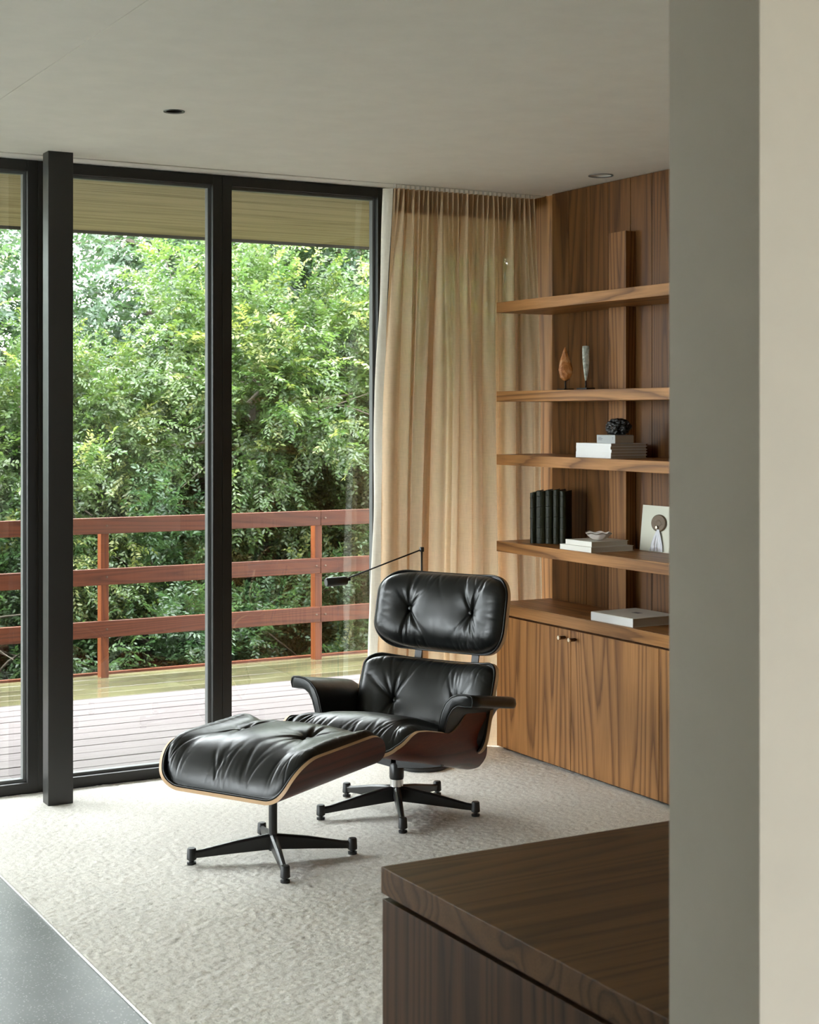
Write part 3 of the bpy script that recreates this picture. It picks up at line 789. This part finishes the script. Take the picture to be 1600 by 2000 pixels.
# base
lathe('column', [(.0001, .05), (.020, .05), (.020, .098), (.0001, .098)], M['black_metal'], chair, 24)
lathe('collar', [(.0001, .0955), (.0245, .0955), (.0245, .122), (.0001, .122)], M['chrome'], chair, 32)['label'] = 'bright steel collar'
lathe('swivel_housing', [(.0001, .1225), (.0255, .1225), (.0275, .130), (.0275, .178), (.024, .184), (.0001, .184)], M['black_metal'], chair, 32)
for a_, l_ in ((0, .20), (math.pi, .20), (math.pi / 2, .17)):
    c_, s_ = math.cos(a_), math.sin(a_); V = []; F = []
    for r_, w, za, zb in ((.01, .022, .168, .196), (l_ * .6, .016, .178 - .08 * s_ * l_, .197 - .12 * s_ * l_), (l_, .010, .192 - .22 * s_ * l_, .203 - .22 * s_ * l_)):
        for zz in (za, zb):
            for q in (-1, 1): V.append((r_ * c_ - q * w * s_, r_ * s_ + q * w * c_ , zz))
    for i in range(2):
        o4 = 4 * i; F += [(o4, o4 + 1, o4 + 5, o4 + 4), (o4 + 2, o4 + 6, o4 + 7, o4 + 3), (o4, o4 + 4, o4 + 6, o4 + 2), (o4 + 1, o4 + 3, o4 + 7, o4 + 5)]
    F += [(0, 2, 3, 1), (8, 9, 11, 10)]
    link('seat_mount', py_me('seat_mount', V, F), M['black_metal'], chair, .001)
star('base', chair, 5, R(245.5) - FACE, .300, .098, .03, .058)

ott = empty('ottoman', OT_LOC, FACE); tag(ott, 'black leather ottoman with rosewood shell on a four-legged base, before the lounge chair', 'ottoman')
t6 = R(1.8)
osh = Pad((.01, -.005, .274), (0, math.cos(t6), math.sin(t6)), .172, .100, R(68), .285)
Uo = corner_fun(.368, .235, .285, .14)
shell('shell', osh, Uo, shm, ott)
cushion('cushion', osh, Uo, ott, .122, [(-.135, .01), (.135, .01)], 45, gather=(40, 20), amp=1.6, crown=.30, m=5., fall=.42, k_=.12, dim=.8)
lathe('column', [(.0001, .03), (.0145, .03), (.0145, .25), (.045, .262), (.045, .268), (.0001, .268)], M['black_metal'], ott, 24)
star('base', ott, 4, R(254) - FACE, .270, .086, .022, .052)

# ------------------------------------------------------------------ reading lamp behind the chair
lx, ly = 3.270, 5.750
lamp = empty('reading_lamp', (lx, ly, 0)); tag(lamp, 'thin black floor reading lamp with angled arm and small cylindrical head, behind the lounge chair', 'lamp')
lathe('base', [(.0001, 0), (.105, 0), (.110, .004), (.110, .014), (.106, .018), (.0001, .020)], M['black_metal'], lamp, 40)
tube('stem', [(0, 0, .018), (0, 0, .45), (0, 0, .905)], .0042, M['black_metal'], lamp, 10)
lathe('joint', [(.0001, -.010), (.008, -.010), (.010, -.007), (.010, .007), (.008, .010), (.0001, .010)], M['black_metal'], lamp, 16, (0, 0, .914))
ex, ey, ez = -.345, .0, .812
tube('arm', [(0, 0, .914), (ex * .5, 0, (.914 + ez) / 2), (ex, 0, ez)], .0032, M['black_metal'], lamp, 8)
lathe('swivel', [(.0001, -.012), (.007, -.012), (.008, 0), (.007, .010), (.0001, .010)], M['black_metal'], lamp, 12, (ex - .004, 0, ez - .006), axis='x')
hd = lathe('head', [(.0001, -.105), (.0160, -.105), (.0185, -.101), (.0185, -.018), (.0165, -.012), (.0001, -.012)], M['black_metal'], lamp, 24, (0, 0, 0), axis='x')
hd.location = (ex + .002, 0, ez - .010); hd.rotation_euler = (0, R(-2), 0)
sh_ = lathe('head_cap', [(.0001, -.1065), (.0150, -.1062), (.0150, -.1052), (.0001, -.1051)], M['bead'], hd, 24, (0, 0, 0), axis='x'); sh_['label'] = 'grey end cap'

# ------------------------------------------------------------------ books and ornaments
def book(name, x0, x1, y0, y1, z, th, cover, label, group=None, spine='y', soft=True):
    e = empty(name, ((x0 + x1) / 2, (y0 + y1) / 2, z), R(random.uniform(-1.2, 1.2))); tag(e, label, 'book', group)
    w, d = (x1 - x0) / 2, (y1 - y0) / 2; c = .0018
    box('cover', -w, w, -d, d, 0, c, cover, e); box('cover', -w, w, -d, d, th - c, th, cover, e)
    box('spine', -w, -w + c, -d, d, c, th - c, cover, e)
    box('page_block', -w + c, w - .003, -d + .003, d - .003, c, th - c, M['paper_edge'], e)
    return e
ordn = ['bottom book', 'second book from the bottom', 'middle book', 'fourth book from the bottom', 'top book']
for k in range(5):
    j = random.uniform(-.003, .003)
    book('book', 3.790 + j, 3.970 + j, 5.122 + j, 5.365 - j, 1.305 + .0119 * k, .0117, M['paper_white'],
         'white paperback, %s of the white stack on the third shelf' % ordn[k].replace(' book', ''), 'white books stacked under the grey box')
gb = empty('grey_book', (3.848, 5.176, 1.3647)); tag(gb, 'small thick grey book lying on top of the white stack under the black rock', 'book')
box('cover', -.046, .046, -.0625, .0625, 0, .034, M['paper_grey'], gb, .001)
box('page_block', -.044, .0465, -.060, -.0632, .003, .031, M['paper_edge'], gb)
V = []; F = []
for k, (ya, yb, za) in enumerate(((.052, .030, .023), (.052, .022, .018), (.052, .026, .013), (-.052, -.043, .022), (-.051, -.045, .017))):
    n = len(V); V += [(-.0464, ya, za), (-.0464, yb, za), (-.0464, yb, za + .0022), (-.0464, ya, za + .0022)]; F.append((n, n + 1, n + 2, n + 3))
o = link('lettering', py_me('lettering', V, F), M['print_grey'], gb)

def rock(name, loc, dims, seed, mat, parent=None, sub=4, amp=.25):
    from mathutils import noise as mn
    bm = bmesh.new(); bmesh.ops.create_icosphere(bm, subdivisions=sub, radius=1.)
    for v in bm.verts:
        p = v.co.normalized(); q = p * 1.7 + Vector((seed, seed, 0)); f = 1 + amp * mn.noise(q) + amp * .6 * mn.noise(q * 3) + amp * .4 * mn.noise(q * 8)
        v.co = Vector((p.x * dims[0], p.y * dims[1], max(p.z * dims[2] * f, -dims[2] * .8))) if False else Vector((p.x * dims[0] * f, p.y * dims[1] * f, p.z * dims[2] * f))
    zm = min(v.co.z for v in bm.verts)
    for v in bm.verts:
        v.co.z = max(v.co.z - zm, dims[2] * .22) - dims[2] * .22
    me = bpy.data.meshes.new(name); bm.to_mesh(me); bm.free()
    o = link(name, me, mat, parent); o.location = loc; return o
tag(rock('black_rock', (3.856, 5.165, 1.3990), (.044, .058, .036), 3.1, M['rock_black']), 'rough black mineral rock resting on the small grey book', 'rock')

# dark leather books set at an angle on the fourth shelf
dirv = unit((.112, -.124, 0)); nrm = np.array([dirv[1], -dirv[0], 0]);
if nrm[0] > 0: nrm = -nrm
p0 = np.array([3.797, 5.722, .921]); t_acc = 0
names5 = ['leftmost of the tall dark green leather books', 'second tall dark green leather book from the left, scuffed', 'middle one of the tall dark green leather books',
          'fourth tall dark green leather book from the left', 'rightmost of the tall dark green leather books']
for k, (tk, hh, dp) in enumerate(((.026, .220, .125), (.042, .228, .128), (.034, .232, .126), (.030, .234, .118), (.030, .229, .11))):
    e = empty('leather_book', tuple(p0 + dirv * t_acc), math.atan2(dirv[1], dirv[0])); tag(e, names5[k] + ', standing on the fourth shelf', 'book', 'dark leather books')
    w = tk - .0012
    # local x along the row, local -y is the spine side if the row normal points there
    n = 9; sec = []
    for i in range(n):
        a = math.pi * i / (n - 1); sec.append((w / 2 - w / 2 * math.cos(a), -.010 * math.sin(a)))
    sg = -1 if np.dot(nrm, np.array([math.sin(math.atan2(dirv[1], dirv[0])), -math.cos(math.atan2(dirv[1], dirv[0])), 0])) < 0 else 1
    outl = [(x, sg * (y_)) for x, y_ in sec] + [(w, sg * dp), (w - .003, sg * dp), (w - .003, sg * .003), (.003, sg * .003), (.003, sg * dp), (0, sg * dp)]
    if sg < 0: outl = outl[::-1]
    c_ = prism('cover', outl, 0, hh, M['green_leather'], e, .0008)
    ya, yb = sorted((sg * .0035, sg * (dp - .004)))
    box('page_block', .0033, w - .0033, ya, yb, .003, hh - .004, M['paper_edge'], e)
    for zf in (.10, .30, .50, .70, .90):
        path = [(x, sg * (y_ - .0006), hh * zf) for x, y_ in sec]; tube('spine_band', path, .0016, M['green_leather'], e, 6)
    t_acc += tk
b1 = book('book', 3.750, 3.965, 5.205, 5.425, .921, .0215, M['paper_cream'], 'cream hardback, lower of the two books beneath the shell bowl', 'cream books under the shell')
b2 = book('book', 3.762, 3.950, 5.222, 5.402, .9427, .0205, M['paper_cream'], 'cream hardback, upper of the two books, directly under the shell bowl', 'cream books under the shell')
# shell bowl
V = []; F = []; nr_, nt_ = 9, 40
for layer, off in ((0, 0.), (1, .0035)):
    for i in range(nr_):
        f = i / (nr_ - 1)
        for k in range(nt_):
            a = 2 * math.pi * k / nt_; rr = f * (1 + .06 * math.sin(5 * a + 1) + .04 * math.sin(9 * a))
            z = .030 * f ** 2.2 + .003 * math.sin(7 * a) * f ** 3 + off
            V.append((.036 * rr * math.cos(a), .058 * rr * math.sin(a), z))
for layer in (0, 1):
    o_ = layer * nr_ * nt_
    for i in range(nr_ - 1):
        for k in range(nt_):
            q = (o_ + i * nt_ + k, o_ + i * nt_ + (k + 1) % nt_, o_ + (i + 1) * nt_ + (k + 1) % nt_, o_ + (i + 1) * nt_ + k); F.append(q if layer else q[::-1])
e_ = (nr_ - 1) * nt_
for k in range(nt_): F.append((e_ + k, e_ + (k + 1) % nt_, e_ + nr_ * nt_ + (k + 1) % nt_, e_ + nr_ * nt_ + k))
sb = link('shell_bowl', py_me('shell_bowl', V, F), M['shell_pearl'], None, smooth=True); sb.location = (3.835, 5.275, .9636); sb.rotation_euler = (0, 0, R(20))
tag(sb, 'small pearly shell bowl with a wavy rim on the two cream books', 'bowl')
# card with hanging ornament
cdp = empty('ornament_card', (4.004, 5.108, .921)); cdp.rotation_euler = (0, R(5.5), 0); tag(cdp, 'pale card with a brown disc ornament leaning on the panelled wall', 'card')
box('backing_card', -.004, -.001, -.104, .104, .0005, .188, M['card'], cdp, .0005)
dc = lathe('disc', [(.0001, -.0095), (.010, -.0090), (.014, -.0070), (.020, -.0085), (.026, -.0068), (.032, -.0078), (.035, -.0045), (.0355, -.002), (.0001, -.0012)], M['straw'], cdp, 40, (-.004, -.012, .118), axis='x')
dc.scale = (1, 1.38, 1); dc.location = (0, .003, 0)
lathe('clasp', [(.0001, -.008), (.006, -.007), (.008, -.003), (.006, 0), (.0001, .0005)], M['champagne'], cdp, 14, (-.0125, -.012, .100), axis='x')
V = []; F = []
for k in range(34):
    f = (k - 16.5) / 16.5; ph = random.uniform(-1, 1)
    if abs(f - (-.12)) < .05 or abs(f - .32) < .05: continue
    pts = [(-.011, -.014 + f * .004, .092), (-.0125 + .001 * ph, -.014 + f * .016, .062), (-.0120 + .001 * ph, -.013 + f * .026, .030), (-.0105, -.012 + f * .030 + .0015 * ph, .003)]
    v_, f_ = tube_geo(pts, .0010, 5); n = len(V); V += list(v_); F += [tuple(n + i for i in q) for q in f_]
o = link('tassel', py_me('tassel', V, F), M['tassel'], cdp, smooth=True); o['kind'] = 'stuff'; o['label'] = 'white thread tassel'; o.scale = (1, 1.35, 1); o.location = (0, .003, 0)
# large flat book on the counter
cb = empty('large_book', (3.862, 5.066, .65), R(1.5)); tag(cb, 'large pale grey hardback lying on the cabinet counter', 'book')
box('cover', -.115, .115, -.134, .134, .0, .003, M['paper_cream'], cb, .0006)
box('cover', -.115, .115, -.134, .134, .032, .035, M['paper_cream'], cb, .0006)
box('spine', -.115, -.112, -.134, .134, .003, .032, M['paper_white'], cb)
box('page_block', -.112, .111, -.130, .130, .003, .032, M['paper_edge'], cb)
V = [(.0, -.02, .0352), (.030, -.02, .0352), (.030, .024, .0352), (.0, .024, .0352)]
link('title_print', py_me('title_print', V, [(0, 1, 2, 3)]), M['print_grey'], cb)

# flint stones on stands
def flat_stone(name, prof, thick, mat, parent, loc, rz):
    """prof: (z, left, right) half-outline; lens-shaped cross-section with knapped facets"""
    V = []; F = []; n = 14
    rg = random.Random(5)
    for z, l, r_ in prof:
        for k in range(n):
            a = 2 * math.pi * k / n; cx_, w = (r_ - l) / 2, (r_ + l) / 2
            j = 1 + rg.uniform(-.05, .05)
            V.append((thick * math.sin(a) * math.sqrt(min(1, w / .02)) * rg.uniform(.8, 1.1), cx_ + w * math.cos(a) * j, z))
    m_ = len(prof)
    for i in range(m_ - 1):
        for k in range(n): F.append((i * n + k, i * n + (k + 1) % n, (i + 1) * n + (k + 1) % n, (i + 1) * n + k))
    F += [tuple(range(n - 1, -1, -1)), tuple(range((m_ - 1) * n, m_ * n))]
    o = link(name, py_me(name, V, F), mat, parent); o.location = loc; o.rotation_euler = (0, 0, rz); return o
st = empty('leaf_stone', (3.880, 5.574, 1.584)); tag(st, 'amber-brown leaf-shaped flint on a small black stand, on the second shelf', 'ornament', 'flints on stands')
flat_stone('stone', [(.042, .004, .003), (.046, .014, .012), (.056, .024, .022), (.070, .030, .026), (.090, .031, .028), (.110, .027, .027), (.130, .021, .023), (.150, .014, .017), (.170, .008, .010), (.183, .003, .005), (.188, .001, .001)], .010, M['amber'], st, (0, 0, 0), R(55))
tube('stand', [(0, 0, .008), (0, 0, .046)], .0035, M['black_metal'], st, 8); box('plinth', -.025, .025, -.028, .028, 0, .008, M['black_metal'], st, .001)
st = empty('blade_stone', (3.880, 5.424, 1.584)); tag(st, 'narrow pale grey flint blade on a small black stand, on the second shelf', 'ornament', 'flints on stands')
flat_stone('stone', [(.036, .002, .002), (.045, .005, .004), (.065, .009, .007), (.090, .013, .010), (.120, .0145, .013), (.150, .0145, .0145), (.175, .0145, .015), (.186, .014, .0145), (.187, .010, .010)], .008, M['pale_stone'], st, (0, 0, 0), R(55))
tube('stand', [(0, 0, .008), (0, 0, .040)], .0035, M['black_metal'], st, 8); box('plinth', -.022, .022, -.036, .036, 0, .010, M['black_metal'], st, .001)

# ------------------------------------------------------------------ outside: ground and trees
V = []; F = []; nx_, ny_ = 40, 40
for j in range(ny_):
    for i in range(nx_):
        x = -40 + 90 * i / (nx_ - 1); y = 8.9 + 70 * (j / (ny_ - 1)) ** 1.5
        z = -1.6 - .25 * min(y - 8.9, 6) + .3 * math.sin(x * .7) * math.cos(y * .5) + .05 * max(0, y - 18)
        V.append((x, y, z))
for j in range(ny_ - 1):
    for i in range(nx_ - 1): F.append((j * nx_ + i, j * nx_ + i + 1, (j + 1) * nx_ + i + 1, (j + 1) * nx_ + i))
g = link('ground', py_me('ground', V, F), M['soil'], None, smooth=True); struct(g)
struct(box('added_bounce_terrace', -16, XL - .13, -10, 8.7, -.3, -.03, M['bounce_paving']))  # unseen pale ground added to bounce light in through the left glass
struct(box('terrace_back', XL - .13, 5, -10, YB - .16, -.3, -.03, M['bounce_paving']))
g2 = struct(box('ground_back', -40, 50, -40, 8.8, -1.6, -.35, M['soil']))

def crown_mesh(name, ntw, rx, ry, rz, seed, leafl, cols, per=15, ycol=None, yfrac=.12, bias=2.4):
    rg = np.random.default_rng(seed)
    d = rg.normal(size=(ntw, 3)); d /= np.linalg.norm(d, axis=1)[:, None]
    rr = rg.uniform(0, 1, ntw) ** (1 / bias)
    lob = 1 + .18 * np.sin(3 * np.arctan2(d[:, 1], d[:, 0]) + seed) + .14 * np.sin(5 * d[:, 2] * 2 + 2 * d[:, 0] * 3 + seed)
    # gather the twigs into boughs so that the crown has lit tufts and dark hollows
    nb = 70; bd = rg.normal(size=(nb, 3)); bd /= np.linalg.norm(bd, axis=1)[:, None]
    near = np.argmax(d @ bd.T, axis=1); dd = unit_rows(d * .55 + bd[near] * .45)
    c = dd * rr[:, None] * lob[:, None]
    p = c * np.array([rx, ry, rz])
    ax = unit_rows(dd * .9 + rg.normal(size=(ntw, 3)) * .55 + np.array([0, 0, -.12]))
    ln = rg.uniform(.14, .30, ntw)
    t = (np.arange(per) + .5) / per
    side = np.where(np.arange(per) % 2 == 0, 1., -1.)
    s0 = unit_rows(np.cross(ax, np.array([0, 0, 1.]) + rg.normal(size=(ntw, 3)) * .35))
    up = np.cross(s0, ax); up *= np.sign(up[:, 2:3]) + 1e-6; up = unit_rows(up)
    base = p[:, None, :] + ax[:, None, :] * (ln[:, None] * t[None])[..., None] - np.array([0, 0, 1.]) * (t[None] ** 2 * .03)[..., None]
    ld = ax[:, None, :] * .55 + s0[:, None, :] * side[None, :, None] * .9 + rg.normal(size=(ntw, per, 3)) * .28 + np.array([0, 0, -.12])
    ld /= np.linalg.norm(ld, axis=2)[..., None]
    un = up[:, None, :] + rg.normal(size=(ntw, per, 3)) * .38
    wd = np.cross(ld, un); wd /= np.linalg.norm(wd, axis=2)[..., None]; nn = np.cross(wd, ld)
    l = (leafl * rg.uniform(.65, 1.2, (ntw, per)))[..., None]
    A = base; B = base + ld * l * .48 + wd * l * .23 + nn * l * .06; Cc = base + ld * l - nn * l * .10; D = base + ld * l * .48 - wd * l * .23 + nn * l * .06
    V = np.stack([A, B, Cc, D], 2).reshape(-1, 3); n = ntw * per
    i4 = np.arange(n) * 4
    F = np.concatenate([np.stack([i4, i4 + 1, i4 + 2], -1), np.stack([i4, i4 + 2, i4 + 3], -1)])
    me = np_mesh(name, V, F)
    mixw = rg.uniform(0, 1, (ntw, 1)); col = np.array(cols[0]) * (1 - mixw) + np.array(cols[1]) * mixw
    if ycol is not None:
        tuft = np.sin(bd[near] @ np.array([7., 5., 9.]) + seed) > .55
        isy = (rr > .78) & (rg.uniform(size=ntw) < yfrac * (1 + 4 * tuft)); yc = np.array(ycol[0]) * (1 - mixw) + np.array(ycol[1]) * mixw
        col = np.where(isy[:, None], yc, col)
    colv = np.repeat(col[:, None, :] * rg.uniform(.8, 1.2, (ntw, per, 1)), 4, axis=1).reshape(-1, 3) if False else (col[:, None, None, :] * rg.uniform(.78, 1.22, (ntw, per, 1, 1)) * np.ones((1, 1, 4, 1))).reshape(-1, 3)
    at = me.color_attributes.new('leaf', 'FLOAT_COLOR', 'POINT')
    rgba = np.ones((len(V), 4), np.float32); rgba[:, :3] = np.clip(colv * .65, 0, 1)
    at.data.foreach_set('color', rgba.ravel())
    me.materials.append(M['leaf'])
    return me
def unit_rows(a): return a / (np.linalg.norm(a, axis=-1, keepdims=True) + 1e-9)
def wood_mesh(name, seed, H, rx, rz, nbr=16):
    rg = random.Random(seed); V = []; F = []
    def add(pts, rs, n=6):
        v, f = tube_geo(pts, rs, n); k = len(V); V.extend(v); F.extend([tuple(k + i for i in q) for q in f])
    add([(0, 0, -H), (.06, .02, -H * .5), (-.03, .04, 0), (.05, 0, rz * .7)], [.13, .11, .08, .02], 8)
    for k in range(nbr):
        a = rg.uniform(0, 6.28); z0 = rg.uniform(-H * .3, rz * .4); e = rg.uniform(-.3, .8)
        q = (math.cos(a) * rx * .65, math.sin(a) * rx * .65, z0 + e * rz * .6)
        m_ = (q[0] * .5 + rg.uniform(-.15, .15), q[1] * .5 + rg.uniform(-.15, .15), (z0 + q[2]) / 2 + rg.uniform(-.1, .2))
        add([(0, 0, z0), m_, q], [.035, .02, .005], 5)
        for j in range(3):
            b = (q[0] + rg.uniform(-.4, .4), q[1] + rg.uniform(-.4, .4), q[2] + rg.uniform(-.3, .4)); add([m_, ((m_[0] + b[0]) / 2, (m_[1] + b[1]) / 2, (m_[2] + b[2]) / 2 + .06), b], [.012, .008, .003], 4)
    return py_me(name, V, F)
G1, G2 = (.050, .108, .042), (.115, .185, .082)
Y1, Y2 = (.20, .26, .06), (.36, .38, .16)
crowns = [crown_mesh('crown_broad', 8600, 1.5, 1.4, 1.5, 3, .044, (G1, G2), 15, (Y1, Y2), .03),
          crown_mesh('crown_bright', 7600, 1.3, 1.3, 1.3, 5, .045, ((.062, .128, .038), (.15, .22, .075)), 16, (Y1, Y2), .07),
          crown_mesh('crown_dark', 8000, 1.4, 1.3, 1.5, 8, .042, ((.048, .108, .045), (.10, .175, .078)), 16, None),
          crown_mesh('crown_pinnate', 1900, 1.5, 1.4, 1.5, 12, .062, ((.058, .115, .060), (.12, .19, .12)), 18, None)]
woods = [wood_mesh('trunk_a', 1, 3.2, 1.4, 1.4), wood_mesh('trunk_b', 2, 3.0, 1.3, 1.3)]
def tree(x, y, z, kind, sc, rz, label, H=3.2):
    e = empty('tree', (x, y, z - H * sc), rz); e.scale = (sc, sc, sc); tag(e, label, 'tree', 'trees beyond the deck')
    c = bpy.data.objects.new('crown', crowns[kind]); COL.objects.link(c); c.parent = e; c.location = (0, 0, H); c['kind'] = 'stuff'
    wme = woods[kind % 2]
    if not wme.materials: wme.materials.append(M['bark'])
    w = bpy.data.objects.new('trunk', wme); COL.objects.link(w); w.parent = e; w.location = (0, 0, H)
TR = [  # x, y, z of the crown's middle, kind, scale, turn
    (4.9, 11.1, 1.55, 1, .95, 0.3, 'yellow-green leafy tree close behind the railing, right of the middle window post'),
    (3.1, 11.3, .95, 1, .85, 1.9, 'bright leafy tree close behind the railing, between the steel column and the window post'),
    (4.0, 11.0, -.55, 2, 1.0, 2.2, 'dark green bush low behind the railing in the middle of the view'),
    (5.9, 11.2, -.2, 0, 1.0, .9, 'green bush low behind the railing beside the curtain'),
    (2.3, 10.9, -.6, 0, 1.0, 4.1, 'green bush low behind the railing left of the steel column'),
    (3.0, 13.2, 1.95, 3, 1.05, .4, 'tall feathery-leaved tree with sky showing through, upper left'),
    (5.1, 13.4, 2.6, 3, 1.15, 2.6, 'tall feathery-leaved tree behind the yellow-green one'),
    (6.6, 12.8, 2.4, 0, 1.25, 5.0, 'tall green tree showing just left of the curtain'),
    (1.7, 12.2, 2.0, 0, 1.0, 3.3, 'green tree seen left of the steel column'),
    (4.4, 13.6, .3, 2, 1.35, 1.1, 'dark tree in the shade behind the middle window post'),
    (6.6, 13.8, -.2, 2, 1.4, 3.9, 'dark tree in the shade low beside the curtain'),
    (2.8, 14.2, -.2, 2, 1.4, 0.2, 'dark tree in the shade behind the steel column'),
    (7.9, 15.4, 1.2, 0, 1.5, 1.4, 'far green tree behind the tall feathery ones'),
    (4.6, 17.0, -1.2, 2, 1.7, 2.9, 'far dark tree low in the middle distance'),
    (9.2, 17.0, 1.9, 0, 1.4, 0.8, 'far tall tree at the right end of the view'),
    (.6, 11.6, .4, 0, 1.2, 5.6, 'green tree beyond the left edge of the view'),
    (7.6, 11.2, 1.0, 0, 1.3, 4.4, 'green tree behind the curtain'),
    (-.8, 12.5, 1.3, 2, 1.5, 2.0, 'dark tree far to the left'),
    (9.4, 12.6, 1.3, 2, 1.6, 1.0, 'dark tree far to the right'),
]
for a in TR: tree(*a)
